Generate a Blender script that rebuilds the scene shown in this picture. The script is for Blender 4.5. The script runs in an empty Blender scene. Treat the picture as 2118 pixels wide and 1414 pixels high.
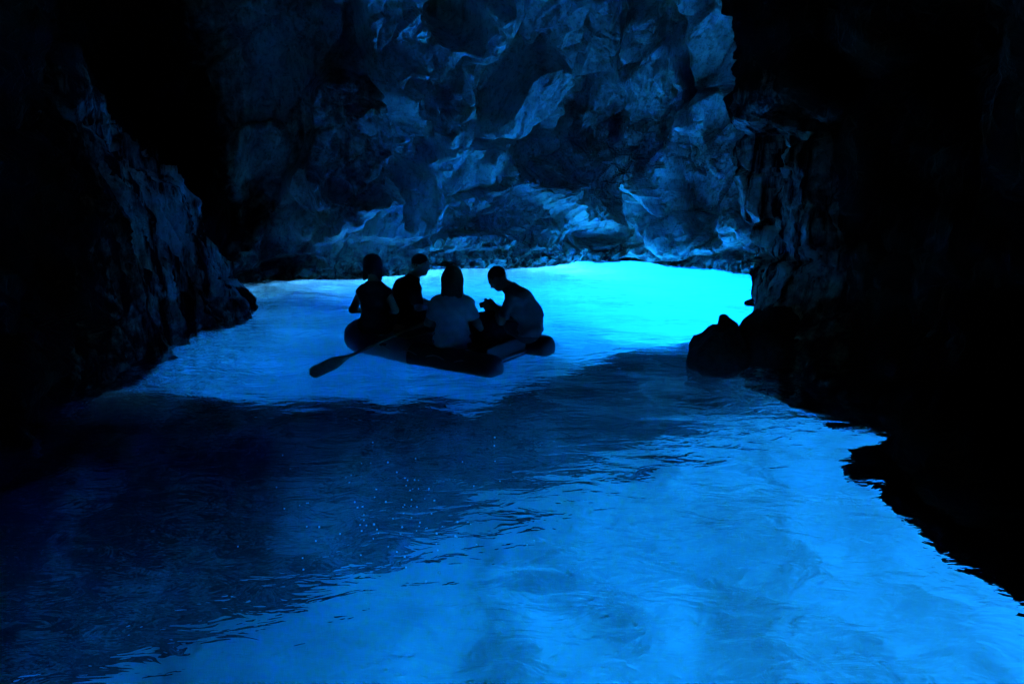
import bpy, math, random
import numpy as np
from mathutils import Vector, Matrix
R = math.radians
rng = np.random.default_rng(7)
random.seed(7)
scene = bpy.context.scene
COL = scene.collection

# ------------------------------------------------------------------ camera
CAM_H, PITCH, FPX = 2.1, math.atan(347/1412), 1412.0
cd = bpy.data.cameras.new('camera'); cam = bpy.data.objects.new('camera', cd); COL.objects.link(cam)
cam.location = (0, 0, CAM_H); cam.rotation_euler = (math.pi/2 - PITCH, 0, 0)
cd.lens = 24; cd.sensor_width = 36; cd.clip_start = .05; cd.clip_end = 600
scene.camera = cam

# ------------------------------------------------------------------ sky, sun, exposure
SUN_EL, SUN_AZ = R(17), math.atan2(.31, .95)      # azimuth measured from +X towards +Y: the sun stands beyond the right wall
w = bpy.data.worlds.new('World'); scene.world = w; w.use_nodes = True
nt = w.node_tree; sky = nt.nodes.new('ShaderNodeTexSky'); sky.sky_type = 'NISHITA'; sky.sun_disc = False
sky.sun_elevation = SUN_EL; sky.sun_rotation = math.pi/2 - SUN_AZ
w.cycles.sampling_method = 'MANUAL'; w.cycles.sample_map_resolution = 256
bgn = nt.nodes['Background']; bgn.inputs[1].default_value = .10
nt.links.new(sky.outputs[0], bgn.inputs[0])
sd = bpy.data.lights.new('sun', 'SUN'); sd.energy = 5.0; sd.angle = R(.5); sd.color = (1, .95, .88)
sun = bpy.data.objects.new('sun', sd); COL.objects.link(sun)
sv = Vector((math.cos(SUN_EL)*math.cos(SUN_AZ), math.cos(SUN_EL)*math.sin(SUN_AZ), math.sin(SUN_EL)))
sun.rotation_euler = sv.to_track_quat('Z', 'Y').to_euler(); sun.location = sv*60
vs = scene.view_settings
vs.view_transform = 'Standard'; vs.look = 'None'; vs.gamma = 1; vs.use_curve_mapping = False
vs.exposure = 5.8
cy = scene.cycles
cy.max_bounces = 8; cy.diffuse_bounces = 3; cy.glossy_bounces = 3; cy.transmission_bounces = 6
cy.use_adaptive_sampling = True; cy.adaptive_threshold = .03; cy.adaptive_min_samples = 16
cy.transparent_max_bounces = 12; cy.use_denoising = True; cy.caustics_refractive = True; cy.caustics_reflective = True
cy.sample_clamp_indirect = 4.0; cy.blur_glossy = .6
try:
    cy.denoiser = 'OPENIMAGEDENOISE'; cy.denoising_input_passes = 'RGB_ALBEDO_NORMAL'
except Exception: pass

# ------------------------------------------------------------------ helpers
def px_dir(px, py):
    a, b = (px-1059)/FPX, (707-py)/FPX
    return np.array([a, math.cos(PITCH)+b*math.sin(PITCH), -math.sin(PITCH)+b*math.cos(PITCH)])
def px_water(px, py, z=0.0):
    d = px_dir(px, py); t = (z-CAM_H)/d[2]
    return d[0]*t, d[1]*t
def to_px(P):
    q = P - np.array([0, 0, CAM_H])
    f = q[:, 1]*math.cos(PITCH) - q[:, 2]*math.sin(PITCH)
    u = q[:, 1]*math.sin(PITCH) + q[:, 2]*math.cos(PITCH)
    f = np.maximum(f, .05)
    return 1059+FPX*q[:, 0]/f, 707-FPX*u/f

def hashi(i, j, k, seed):
    h = i.astype(np.uint32)*np.uint32(374761393) + j.astype(np.uint32)*np.uint32(668265263) + k.astype(np.uint32)*np.uint32(2147483647) + np.uint32((seed*1274126177) & 0xFFFFFFFF)
    h = (h ^ (h >> np.uint32(13)))*np.uint32(1274126177)
    h = (h ^ (h >> np.uint32(16)))*np.uint32(2246822519)
    return h ^ (h >> np.uint32(15))
def three(h):
    return [((h >> np.uint32(b)) & np.uint32(1023)).astype(np.float32)/1023 for b in (0, 10, 20)]
def vnoise(p, seed=0):
    p = p.astype(np.float32); i = np.floor(p); f = p-i; f = f*f*f*(f*(f*6-15)+10); out = 0
    i = i.astype(np.int32)
    for dx in (0, 1):
        wx = f[:, 0] if dx else 1-f[:, 0]
        for dy in (0, 1):
            wy = wx*(f[:, 1] if dy else 1-f[:, 1])
            for dz in (0, 1):
                h = hashi(i[:, 0]+dx, i[:, 1]+dy, i[:, 2]+dz, seed)
                out = out + wy*(f[:, 2] if dz else 1-f[:, 2])*(h >> np.uint32(8)).astype(np.float32)
    return out*np.float32(2/16777216.)-1
def fbm(p, oct=4, seed=0, gain=.5):
    o, a, n = 0, 1, 0
    for k in range(oct):
        o = o+a*vnoise(p*(2.03**k)+17.3*k, seed+k); n += a; a *= gain
    return o/n
def ridged(p, oct=4, seed=0):
    o, a, n = 0, 1, 0
    for k in range(oct):
        o = o+a*(1-np.abs(vnoise(p*(2.1**k)+9.1*k, seed+k))*2); n += a; a *= .5
    return o/n
def worley(p, seed=0):
    """nearest cell: plane value of a tilted facet, offset of the cell, distance to the joint between cells"""
    p = p.astype(np.float32); i0 = np.floor(p); fr = p-i0; i0 = i0.astype(np.int32); N = len(p)
    f1 = np.full(N, 9., np.float32); f2 = f1.copy(); best = np.zeros(N, np.uint32); bv = np.zeros((N, 3), np.float32)
    for dx in (-1, 0, 1):
        for dy in (-1, 0, 1):
            for dz in (-1, 0, 1):
                h = hashi(i0[:, 0]+dx, i0[:, 1]+dy, i0[:, 2]+dz, seed); q = three(h)
                vx = fr[:, 0]-dx-q[0]; vy = fr[:, 1]-dy-q[1]; vz = fr[:, 2]-dz-q[2]
                d = np.sqrt(vx*vx+vy*vy+vz*vz); near = d < f1
                f2 = np.where(near, f1, np.minimum(f2, d)); f1 = np.where(near, d, f1); best = np.where(near, h, best)
                bv[near] = np.stack([vx[near], vy[near], vz[near]], 1)
    g = three((best ^ (best >> np.uint32(7)))*np.uint32(2654435761)); of = three(best*np.uint32(40503)+np.uint32(977))[1]*2-1
    val = sum((g[k]*2-1)*bv[:, k] for k in range(3))
    return val, of, f2-f1
def smooth(a, b, x):
    t = np.clip((x-a)/(b-a), 0, 1); return t*t*(3-2*t)

def mesh_np(name, verts, faces, mat=None, parent=None, smoothf=True, loc=None):
    me = bpy.data.meshes.new(name)
    verts = np.asarray(verts, np.float32); faces = np.asarray(faces, np.int32)
    k = faces.shape[1]
    me.vertices.add(len(verts)); me.vertices.foreach_set('co', verts.ravel())
    me.loops.add(faces.size); me.loops.foreach_set('vertex_index', faces.ravel())
    me.polygons.add(len(faces)); me.polygons.foreach_set('loop_start', np.arange(0, faces.size, k, dtype=np.int32))
    me.polygons.foreach_set('use_smooth', np.full(len(faces), smoothf, bool))
    me.update(calc_edges=True); me.validate()
    o = bpy.data.objects.new(name, me); COL.objects.link(o)
    if mat: me.materials.append(mat)
    if parent: o.parent = parent
    if loc is not None: o.location = loc
    return o
def structure(o, label=None):
    o['kind'] = 'structure'
    if label: o['label'] = label
    return o
def thing(name, label, cat, loc=(0, 0, 0), rz=0, group=None):
    o = bpy.data.objects.new(name, None); COL.objects.link(o); o.location = loc; o.rotation_euler = (0, 0, rz)
    o['label'] = label; o['category'] = cat
    if group: o['group'] = group
    return o
def grid_faces(nu, nv, closed_u=False):
    iu = np.arange(nu if closed_u else nu-1); iv = np.arange(nv-1)
    a, b = np.meshgrid(iu, iv, indexing='ij'); a = a.ravel(); b = b.ravel(); a2 = (a+1) % nu
    return np.stack([a*nv+b, a2*nv+b, a2*nv+b+1, a*nv+b+1], 1)

# ------------------------------------------------------------------ materials
def new_mat(name):
    m = bpy.data.materials.new(name); m.use_nodes = True
    n = m.node_tree; n.nodes.clear()
    out = n.nodes.new('ShaderNodeOutputMaterial')
    return m, n, out
def ramp(n, fac, stops):
    r = n.nodes.new('ShaderNodeValToRGB'); n.links.new(fac, r.inputs[0])
    el = r.color_ramp.elements
    while len(el) < len(stops): el.new(.5)
    for e, (p, c) in zip(el, stops): e.position = p; e.color = (*c, 1)
    return r
def noise(n, vec, scale, detail=5, rough=.55, dist=0):
    t = n.nodes.new('ShaderNodeTexNoise'); n.links.new(vec, t.inputs['Vector'])
    t.inputs['Scale'].default_value = scale; t.inputs['Detail'].default_value = detail
    t.inputs['Roughness'].default_value = rough; t.inputs['Distortion'].default_value = dist
    return t
def rock_mat(name, light, mid, dark, tide=True, bump=.5, rough=.62, film_and_shade=False):
    m, n, out = new_mat(name)
    g = n.nodes.new('ShaderNodeNewGeometry'); pos = g.outputs['Position']
    bs = n.nodes.new('ShaderNodeBsdfPrincipled'); n.links.new(bs.outputs[0], out.inputs[0])
    a = noise(n, pos, .55, 6, .6, .6); b = noise(n, pos, 5, 6, .65, .3); c = noise(n, pos, 26, 4, .6)
    mx = n.nodes.new('ShaderNodeMix'); mx.data_type = 'FLOAT'; mx.inputs[0].default_value = .5
    n.links.new(a.outputs[0], mx.inputs[2]); n.links.new(b.outputs[0], mx.inputs[3])
    cr = ramp(n, mx.outputs[0], [(.36, dark), (.5, mid), (.62, light)])
    col = cr.outputs[0]
    # dark mineral streaks running down the stone
    mp = n.nodes.new('ShaderNodeMapping'); n.links.new(pos, mp.inputs[0]); mp.inputs['Scale'].default_value = (1.6, 1.6, .22)
    mp.inputs['Rotation'].default_value = (0, .35, 0)
    st = noise(n, mp.outputs[0], 1.5, 5, .6, .4); sr = ramp(n, st.outputs[0], [(.36, (.5,)*3), (.46, (1,)*3)])
    mm = n.nodes.new('ShaderNodeMix'); mm.data_type = 'RGBA'; mm.blend_type = 'MULTIPLY'; mm.inputs[0].default_value = .75
    n.links.new(col, mm.inputs[6]); n.links.new(sr.outputs[0], mm.inputs[7]); col = mm.outputs[2]
    if tide:   # black algae belt along the water line
        sp = n.nodes.new('ShaderNodeSeparateXYZ'); n.links.new(pos, sp.inputs[0])
        ad = n.nodes.new('ShaderNodeMath'); ad.operation = 'MULTIPLY_ADD'
        n.links.new(a.outputs[0], ad.inputs[0]); ad.inputs[1].default_value = -1.1; n.links.new(sp.outputs[2], ad.inputs[2])
        tr = n.nodes.new('ShaderNodeMapRange'); n.links.new(ad.outputs[0], tr.inputs[0])
        tr.inputs[1].default_value = -.45; tr.inputs[2].default_value = .25
        tm = n.nodes.new('ShaderNodeMix'); tm.data_type = 'RGBA'; n.links.new(tr.outputs[0], tm.inputs[0])
        tm.inputs[6].default_value = (.035, .036, .033, 1); n.links.new(col, tm.inputs[7]); col = tm.outputs[2]
    def M2(op, x, y, z=None):
        q = n.nodes.new('ShaderNodeMath'); q.operation = op
        for i, v in enumerate((x, y, z)):
            if v is None: continue
            if isinstance(v, (int, float)): q.inputs[i].default_value = v
            else: n.links.new(v, q.inputs[i])
        return q.outputs[0]
    def MR(x, lo, hi):
        q = n.nodes.new('ShaderNodeMapRange'); n.links.new(x, q.inputs[0]); q.inputs[1].default_value = lo; q.inputs[2].default_value = hi; return q.outputs[0]
    def MIX(f, c0, c1, mode='MIX'):
        q = n.nodes.new('ShaderNodeMix'); q.data_type = 'RGBA'; q.blend_type = mode
        for i, v in ((0, f), (6, c0), (7, c1)):
            if isinstance(v, (int, float)): q.inputs[i].default_value = v
            elif isinstance(v, tuple): q.inputs[i].default_value = (*v, 1)
            else: n.links.new(v, q.inputs[i])
        return q.outputs[2]
    # pits and fine grain
    fine = noise(n, pos, 11, 6, .72, .4); fr_ = ramp(n, fine.outputs[0], [(.36, (.35,)*3), (.47, (.9,)*3), (.62, (1.08,)*3)])
    col = MIX(.8, col, fr_.outputs[0], 'MULTIPLY')
    if film_and_shade:
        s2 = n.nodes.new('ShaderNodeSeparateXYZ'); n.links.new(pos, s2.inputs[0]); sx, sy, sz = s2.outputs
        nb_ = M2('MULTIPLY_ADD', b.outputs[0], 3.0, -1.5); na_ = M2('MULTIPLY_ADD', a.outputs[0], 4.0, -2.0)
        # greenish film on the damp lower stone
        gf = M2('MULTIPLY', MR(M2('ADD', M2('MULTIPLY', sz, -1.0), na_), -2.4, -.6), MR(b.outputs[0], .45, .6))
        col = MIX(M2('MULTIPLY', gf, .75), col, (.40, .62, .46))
        # painted shade: blackens the left, recess and near right, sparing the ribbed buttress
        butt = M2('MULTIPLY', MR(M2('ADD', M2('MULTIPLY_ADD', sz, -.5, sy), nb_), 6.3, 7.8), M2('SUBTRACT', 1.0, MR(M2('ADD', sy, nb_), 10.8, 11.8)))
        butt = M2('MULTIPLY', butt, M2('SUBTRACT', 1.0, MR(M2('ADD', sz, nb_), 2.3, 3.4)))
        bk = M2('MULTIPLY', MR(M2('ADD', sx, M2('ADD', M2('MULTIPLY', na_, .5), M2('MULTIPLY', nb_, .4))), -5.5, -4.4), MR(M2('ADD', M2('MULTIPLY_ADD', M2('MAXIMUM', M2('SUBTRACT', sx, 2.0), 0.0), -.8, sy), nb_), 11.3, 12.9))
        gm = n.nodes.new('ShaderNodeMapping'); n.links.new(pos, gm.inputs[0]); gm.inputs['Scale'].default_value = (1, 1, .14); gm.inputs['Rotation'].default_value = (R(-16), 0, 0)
        gv = noise(n, gm.outputs[0], 4.5, 5, .65, .3); butt = M2('MULTIPLY', butt, MR(gv.outputs[0], .44, .56))  # buttress grooves darkened in colour, as shade between the ribs
        lit_mask = M2('MAXIMUM', butt, bk)
        col = MIX(lit_mask, (.012, .0118, .012), col)
    n.links.new(col, bs.inputs['Base Color'])
    bs.inputs['Roughness'].default_value = rough
    bs.inputs['Specular IOR Level'].default_value = .12 if rough > .78 else .22
    if film_and_shade: n.links.new(M2('MULTIPLY_ADD', lit_mask, .18, .03), bs.inputs['Specular IOR Level'])
    ad2 = n.nodes.new('ShaderNodeMath'); ad2.operation = 'MULTIPLY_ADD'; n.links.new(c.outputs[0], ad2.inputs[0])
    ad2.inputs[1].default_value = .35; n.links.new(b.outputs[0], ad2.inputs[2])
    bp = n.nodes.new('ShaderNodeBump'); bp.inputs['Strength'].default_value = bump; bp.inputs['Distance'].default_value = .2
    n.links.new(ad2.outputs[0], bp.inputs['Height']); n.links.new(bp.outputs[0], bs.inputs['Normal'])
    return m
def plain(name, col, rough=.7, var=.15, scale=20, bump=0.0, spec=.3):
    m, n, out = new_mat(name)
    g = n.nodes.new('ShaderNodeTexCoord')
    bs = n.nodes.new('ShaderNodeBsdfPrincipled'); n.links.new(bs.outputs[0], out.inputs[0])
    t = noise(n, g.outputs['Object'], scale, 4)
    lo = tuple(c*(1-var) for c in col); hi = tuple(min(1, c*(1+var)) for c in col)
    r = ramp(n, t.outputs[0], [(.35, lo), (.65, hi)]); n.links.new(r.outputs[0], bs.inputs['Base Color'])
    bs.inputs['Roughness'].default_value = rough; bs.inputs['Specular IOR Level'].default_value = spec
    if bump:
        bp = n.nodes.new('ShaderNodeBump'); bp.inputs['Strength'].default_value = bump; bp.inputs['Distance'].default_value = .01
        n.links.new(t.outputs[0], bp.inputs['Height']); n.links.new(bp.outputs[0], bs.inputs['Normal'])
    return m

ABS_COL, ABS_DEN = (.0, .765, .976), .42      # absorption of clear sea water per metre: (1-colour)*density
def add_absorption(n, out):
    v = n.nodes.new('ShaderNodeVolumeAbsorption'); v.inputs['Color'].default_value = (*ABS_COL, 1)
    v.inputs['Density'].default_value = ABS_DEN; n.links.new(v.outputs[0], out.inputs['Volume'])
def water_bump(n):
    g = n.nodes.new('ShaderNodeNewGeometry')
    mp = n.nodes.new('ShaderNodeMapping'); n.links.new(g.outputs['Position'], mp.inputs[0])
    mp.inputs['Rotation'].default_value = (0, 0, R(-14)); mp.inputs['Scale'].default_value = (.6, 1.25, 1)
    a = noise(n, mp.outputs[0], 5.5, 3, .5, .5)
    bp = n.nodes.new('ShaderNodeBump'); bp.inputs['Strength'].default_value = 1; bp.inputs['Distance'].default_value = .028
    n.links.new(a.outputs[0], bp.inputs['Height'])
    return bp
def cave_water_mat():
    m, n, out = new_mat('cave_water')
    gl = n.nodes.new('ShaderNodeBsdfGlass'); gl.inputs['IOR'].default_value = 1.333; gl.inputs['Roughness'].default_value = 0.0
    n.links.new(gl.outputs[0], out.inputs['Surface'])
    b = water_bump(n); n.links.new(b.outputs[0], gl.inputs['Normal'])
    add_absorption(n, out); return m
def sea_mat():
    m, n, out = new_mat('open_sea')
    tr = n.nodes.new('ShaderNodeBsdfTransparent'); gl = n.nodes.new('ShaderNodeBsdfGlossy'); gl.inputs['Roughness'].default_value = .1
    fr = n.nodes.new('ShaderNodeFresnel'); gg = n.nodes.new('ShaderNodeNewGeometry')
    ir = n.nodes.new('ShaderNodeMapRange'); n.links.new(gg.outputs['Backfacing'], ir.inputs[0])
    ir.inputs[3].default_value = 1.333; ir.inputs[4].default_value = 1/1.333; n.links.new(ir.outputs[0], fr.inputs['IOR'])
    mx = n.nodes.new('ShaderNodeMixShader'); n.links.new(fr.outputs[0], mx.inputs[0])
    n.links.new(tr.outputs[0], mx.inputs[1]); n.links.new(gl.outputs[0], mx.inputs[2]); n.links.new(mx.outputs[0], out.inputs['Surface'])
    add_absorption(n, out); return m
M = {}
M['rock'] = rock_mat('limestone', (.66, .70, .65), (.55, .58, .53), (.34, .35, .32), film_and_shade=True)
M['rock_unlit'] = rock_mat('unlit_limestone', (.045, .044, .045), (.026, .025, .025), (.013, .013, .013), rough=.85)  # darkened copy of the limestone, shade put into its colour
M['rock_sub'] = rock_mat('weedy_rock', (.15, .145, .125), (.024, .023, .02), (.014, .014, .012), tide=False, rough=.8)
def sand_mat():
    m, n, out = new_mat('sand_light_graded')
    g = n.nodes.new('ShaderNodeNewGeometry'); pos = g.outputs['Position']
    bs = n.nodes.new('ShaderNodeBsdfPrincipled'); n.links.new(bs.outputs[0], out.inputs[0])
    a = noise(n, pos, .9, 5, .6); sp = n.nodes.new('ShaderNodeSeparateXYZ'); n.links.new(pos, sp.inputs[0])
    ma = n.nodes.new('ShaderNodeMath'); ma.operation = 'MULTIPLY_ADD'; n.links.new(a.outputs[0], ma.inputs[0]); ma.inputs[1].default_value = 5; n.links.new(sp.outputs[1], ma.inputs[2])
    mr = n.nodes.new('ShaderNodeMapRange'); n.links.new(ma.outputs[0], mr.inputs[0]); mr.inputs[1].default_value = 13.0; mr.inputs[2].default_value = 15.5  # bed whitened towards the far end to strengthen that pool's glow
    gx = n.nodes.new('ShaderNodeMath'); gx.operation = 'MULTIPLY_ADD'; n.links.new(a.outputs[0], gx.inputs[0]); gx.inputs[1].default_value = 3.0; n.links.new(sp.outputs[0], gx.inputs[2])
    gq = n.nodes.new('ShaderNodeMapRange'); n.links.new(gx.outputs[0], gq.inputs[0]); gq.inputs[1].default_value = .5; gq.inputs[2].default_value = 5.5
    gr = ramp(n, gq.outputs[0], [(0, (.36, .355, .33)), (.5, (.25, .245, .23)), (1, (.18, .175, .165))]); wh = ramp(n, a.outputs[0], [(.35, (.80, .79, .74)), (.65, (.87, .86, .82))])  # near tones darkened, most at right, to even out the light
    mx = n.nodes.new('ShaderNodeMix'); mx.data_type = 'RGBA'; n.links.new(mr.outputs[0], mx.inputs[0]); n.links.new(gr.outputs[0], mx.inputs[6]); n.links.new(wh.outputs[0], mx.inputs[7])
    wn = noise(n, pos, 2.6, 5, .65, .5)      # dark mottle painted along the left side for the broken reflections there
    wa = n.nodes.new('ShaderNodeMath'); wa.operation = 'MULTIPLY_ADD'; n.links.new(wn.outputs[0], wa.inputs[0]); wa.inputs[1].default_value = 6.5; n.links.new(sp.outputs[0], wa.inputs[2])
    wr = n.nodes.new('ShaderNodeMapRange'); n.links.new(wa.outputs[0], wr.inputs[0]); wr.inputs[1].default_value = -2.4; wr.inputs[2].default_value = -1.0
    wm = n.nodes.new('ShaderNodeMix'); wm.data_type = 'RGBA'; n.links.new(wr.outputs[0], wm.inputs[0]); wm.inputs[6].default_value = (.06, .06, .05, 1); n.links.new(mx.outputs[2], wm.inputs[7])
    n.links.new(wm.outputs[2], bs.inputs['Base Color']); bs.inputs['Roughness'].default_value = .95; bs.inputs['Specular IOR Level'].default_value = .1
    return m
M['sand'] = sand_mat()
M['cave_water'] = cave_water_mat(); M['sea'] = sea_mat()

# ------------------------------------------------------------------ cave shell
# control points round the water line: x, y, lip depth, spread (outward shift of the wall at heights ZL), columns to the next point
ZL = [-1, 0, 1.0, 2.0, 3.2, 4.8, 7.0]
CP = [  # x, y, lip, (outward offsets at ZL), columns
 ( 5.6, 14.7, .5, (.6, 0, -.1, .0, .0, -.3, -1.0), 50),
 ( 5.1, 13.3, .6, (.6, 0, .1, .1, .0, -.4, -1.1), 50),
 ( 4.45, 12.0, .6, (.6, 0, .1, .1, -.1, -.5, -1.2), 40),
 ( 3.95, 10.6, .9, (.4, 0, -.05, .0, -.1, -.5, -1.2), 40),
 ( 3.5, 9.3, 1.5, (.4, 0, .1, .1, -.1, -.4, -1.1), 40),
 ( 3.2, 8.0, 1.5, (.2, 0, .2, .3, .1, -.3, -1.0), 40),
 ( 3.15, 6.9, .9, (-.1, 0, .4, .5, .3, .0, -.9), 40),
 ( 3.25, 5.6, .8, (-.1, 0, .3, .4, .3, .0, -.9), 40),
 ( 3.1, 4.0, 1.0, (-.1, 0, .3, .4, .3, .0, -.9), 40),
 ( 2.95, 2.0, 1.4, (-.1, 0, .3, .4, .3, .0, -.9), 24),
 ( 3.7, -1.0, 5, (.4, 0, .3, .4, .3, .0, -.9), 12),
 ( 2.5, -4.0, 5, (.4, 0, .3, .4, .3, .0, -.9), 10),
 (-2.5, -4.0, 5, (.4, 0, .3, .4, .3, .0, -.9), 12),
 (-4.3, -1.0, 5, (.4, 0, .3, .4, .3, .0, -.9), 12),
 (-4.1, 2.5, 5, (.4, 0, .3, .4, .3, .0, -.9), 30),
 (-4.0, 4.7, 5, (.4, 0, .2, .3, .2, -.1, -.9), 50),
 (-4.25, 6.0, 2.0, (.4, 0, .1, .1, .0, -.2, -.9), 60),
 (-4.25, 7.4, .8, (.4, 0, .15, .3, .6, .5, -.4), 80),
 (-4.45, 9.0, .6, (.4, 0, .35, .75, 2.0, 2.4, .6), 80),
 (-4.3, 10.5, .6, (.3, 0, .42, .95, 2.9, 3.1, 1.4), 60),
 (-5.2, 11.3, .8, (.3, 0, .3, .9, 2.3, 2.5, 1.1), 40),
 (-6.8, 11.6, .9, (.3, 0, .2, .5, .9, 1.1, .3), 40),
 (-7.3, 12.7, .9, (.3, 0, .1, .2, .3, .2, -.5), 60),
 (-5.4, 13.2, .8, (.6, 0, .1, .0, .0, -.3, -1.0), 80),
 (-3.3, 14.0, .5, (.8, 0, -.2, -.4, -.7, -1.3, -2.6), 110),
 (-2.1, 14.95, .5, (.8, 0, -.1, -.2, -.5, -1.2, -2.6), 90),
 ( 0.0, 15.95, .7, (.8, 0, -.1, -.1, -.4, -1.1, -2.6), 100),
 ( 2.3, 16.7, .7, (.8, 0, .1, .2, .1, -.6, -2.2), 80),
 ( 3.8, 15.9, .7, (.8, 0, .0, .1, .0, -.6, -2.0), 80),
]
def catmull(P, k, t):
    n = len(P); p0, p1, p2, p3 = (P[(k+i) % n] for i in (-1, 0, 1, 2))
    t = t[:, None]
    return .5*(2*p1+(p2-p0)*t+(2*p0-5*p1+4*p2-p3)*t*t+(3*p1-p0-3*p2+p3)*t**3)
cpx = np.array([[c[0], c[1]] for c in CP], float)
feat = np.array([[c[2], *c[3]] for c in CP], float)
cols, colf, seg = [], [], []
for k, c in enumerate(CP):
    t = np.arange(c[4])/c[4]
    cols.append(catmull(cpx, k, t))
    ts = (t*t*(3-2*t))[:, None]
    colf.append(feat[k]*(1-ts)+feat[(k+1) % len(CP)]*ts); seg.append(np.full(c[4], k))
cols = np.concatenate(cols); colf = np.concatenate(colf); seg = np.concatenate(seg)
NU = len(cols)
tan = np.roll(cols, -1, 0)-np.roll(cols, 1, 0)
for _ in range(6): tan = (np.roll(tan, 1, 0)+tan+np.roll(tan, -1, 0))/3
tan /= np.linalg.norm(tan, axis=1)[:, None]
outn = np.stack([-tan[:, 1], tan[:, 0]], 1)           # contour runs clockwise seen from above?
ctr = np.array([0, 8.])
if ((cols-ctr)*outn).sum() < 0: outn = -outn
nlow, nmid, ntop = 24, 215, 36
ZT = 7.2; zmid = np.linspace(0, ZT, nmid)
Vs = np.zeros((NU, nlow+nmid+ntop, 3))
for j in range(nlow):
    fz = (nlow-j)/nlow
    z = -colf[:, 0]*fz
    o = np.interp(np.minimum(1, -z), [0, 1], [0, 1])*colf[:, 1]
    Vs[:, j, :2] = cols+outn*o[:, None]; Vs[:, j, 2] = z
from bisect import bisect
def offs(z):
    k = min(max(bisect(ZL, z)-1, 0), len(ZL)-2); t = (z-ZL[k])/(ZL[k+1]-ZL[k]); t = min(max(t, 0), 1)
    n = len(ZL); f = lambda i: colf[:, 1+min(max(i, 0), n-1)]
    p0, p1, p2, p3 = f(k-1), f(k), f(k+1), f(k+2)
    return .5*(2*p1+(p2-p0)*t+(2*p0-5*p1+4*p2-p3)*t*t+(3*p1-p0-3*p2+p3)*t**3)
for j, z in enumerate(zmid):
    Vs[:, nlow+j, :2] = cols+outn*offs(z)[:, None]; Vs[:, nlow+j, 2] = z
topring = Vs[:, nlow+nmid-1, :2].copy()
apex = np.array([-.5, 8.])
for j in range(ntop):
    t = (j+1)/ntop; a = t*math.pi/2
    Vs[:, nlow+nmid+j, :2] = apex+(topring-apex)*math.cos(a)**.8 if t < 1 else apex
    Vs[:, nlow+nmid+j, 2] = ZT+2.6*math.sin(a)
NV = Vs.shape[1]
P = Vs.reshape(-1, 3)
# smooth base normals (pointing into the rock)
du = np.roll(Vs, -1, 0)-np.roll(Vs, 1, 0); dv = np.gradient(Vs, axis=1)
nrm = np.cross(du, dv); nrm /= np.maximum(np.linalg.norm(nrm, axis=2), 1e-6)[..., None]
N = nrm.reshape(-1, 3)
flip = ((P[:, :2]-ctr)*N[:, :2]).sum(1).mean() < 0
if flip: N = -N
def rock_disp(P, big=1.0, seed=0):
    """outward(into rock) positive metres: blocks, slabs and joints of limestone"""
    th = R(32); c, s = math.cos(th), math.sin(th)
    Wp = P + .28*np.stack([fbm(P*.5, 3, 11+seed), fbm(P*.5+40, 3, 12+seed), fbm(P*.5+80, 3, 13+seed)], 1)
    Wp = Wp+.09*np.stack([fbm(P*2.6, 2, 14+seed), fbm(P*2.6+40, 2, 15+seed), fbm(P*2.6+80, 2, 16+seed)], 1)
    # strata lean to the upper right
    x = Wp[:, 0]*c-Wp[:, 2]*s; z = Wp[:, 0]*s+Wp[:, 2]*c
    Q = np.stack([x, Wp[:, 1], z*.5], 1)
    d = big*.55*fbm(P/4.2, 3, 21+seed)
    v, o, e = worley(Q/2.3, 31+seed); d = d+.58*v+.30*o; d = d+.25*(1-smooth(0, .08, e))
    v, o, e = worley(Q/.9+3.3, 51+seed); d = d+.20*v+.12*o; d = d+.10*(1-smooth(0, .10, e))
    v, o, e = worley(Q/.3+7.7, 71+seed); m = smooth(-.15, .35, fbm(P*.45, 2, 90+seed)); d = d+(.10*v+.06*o)*(.25+m); d = d+.04*(1-smooth(0, .12, e))*(.2+m)
    d = d-.12*ridged(Wp*1.6, 5, 95+seed)*(.3+m)
    d = d-.20*ridged(np.stack([x*.75, Wp[:, 1]*.75, z*.13], 1)*1.25, 4, 97+seed)
    d = d+.05*fbm(P*8, 3, 99+seed)
    return d
pxs, pys = to_px(P)
D = rock_disp(P)
# large forms of the far wall (in metres, negative = bulges into the cave), placed by where they stand on the wall
FORMS = [  # px, py, half width, half height, tilt deg, metres
 (705, 270, 70, 200, 4, -1.0), (640, 380, 45, 60, 0, -.5), (755, 120, 16, 150, -6, .7), (785, 300, 14, 140, -4, .55), (800, 420, 90, 90, 0, -.5),
 (940, 45, 60, 55, 10, 1.1), (845, 200, 50, 110, -20, -.45), (925, 240, 45, 95, 12, -.6), (1010, 60, 40, 90, 30, -.5),
 (1090, 190, 50, 120, 38, -.6), (1010, 210, 28, 110, 38, .6), (1060, 285, 110, 16, -6, .45), (1030, 350, 40, 60, 0, -.35),
 (1240, 230, 70, 90, 35, .55), (1180, 420, 150, 45, 28, -.55), (1350, 420, 28, 120, -14, -.55), (1230, 490, 80, 30, -8, .6),
 (1290, 130, 40, 120, -12, -.3), (1400, 150, 22, 150, -16, -.4), (1440, 380, 45, 130, -8, .7), (1525, 470, 38, 40, 0, -.5),
 (610, 560, 90, 26, -4, .7), (690, 375, 26, 24, 40, .5), (745, 430, 9, 60, 4, .4), (560, 250, 60, 240, 8, .5), (650, 470, 60, 45, 10, -.4),
 (950, 500, 120, 22, -4, -.3), (820, 160, 22, 30, 0, .4),
]
crm = smooth(1.3, .6, np.sqrt(((pxs-1150)/330)**2+((pys-(430-.28*(pxs-1150)))/105)**2)+.25*fbm(P*1.2, 2, 8))*(P[:, 1] > 11.8)
v_, o_, e_ = worley(P/.26+1.7, 201)
D = D+crm*(-.10+.16*v_+.12*o_-.13*ridged(P*2.6, 4, 203))
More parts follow.
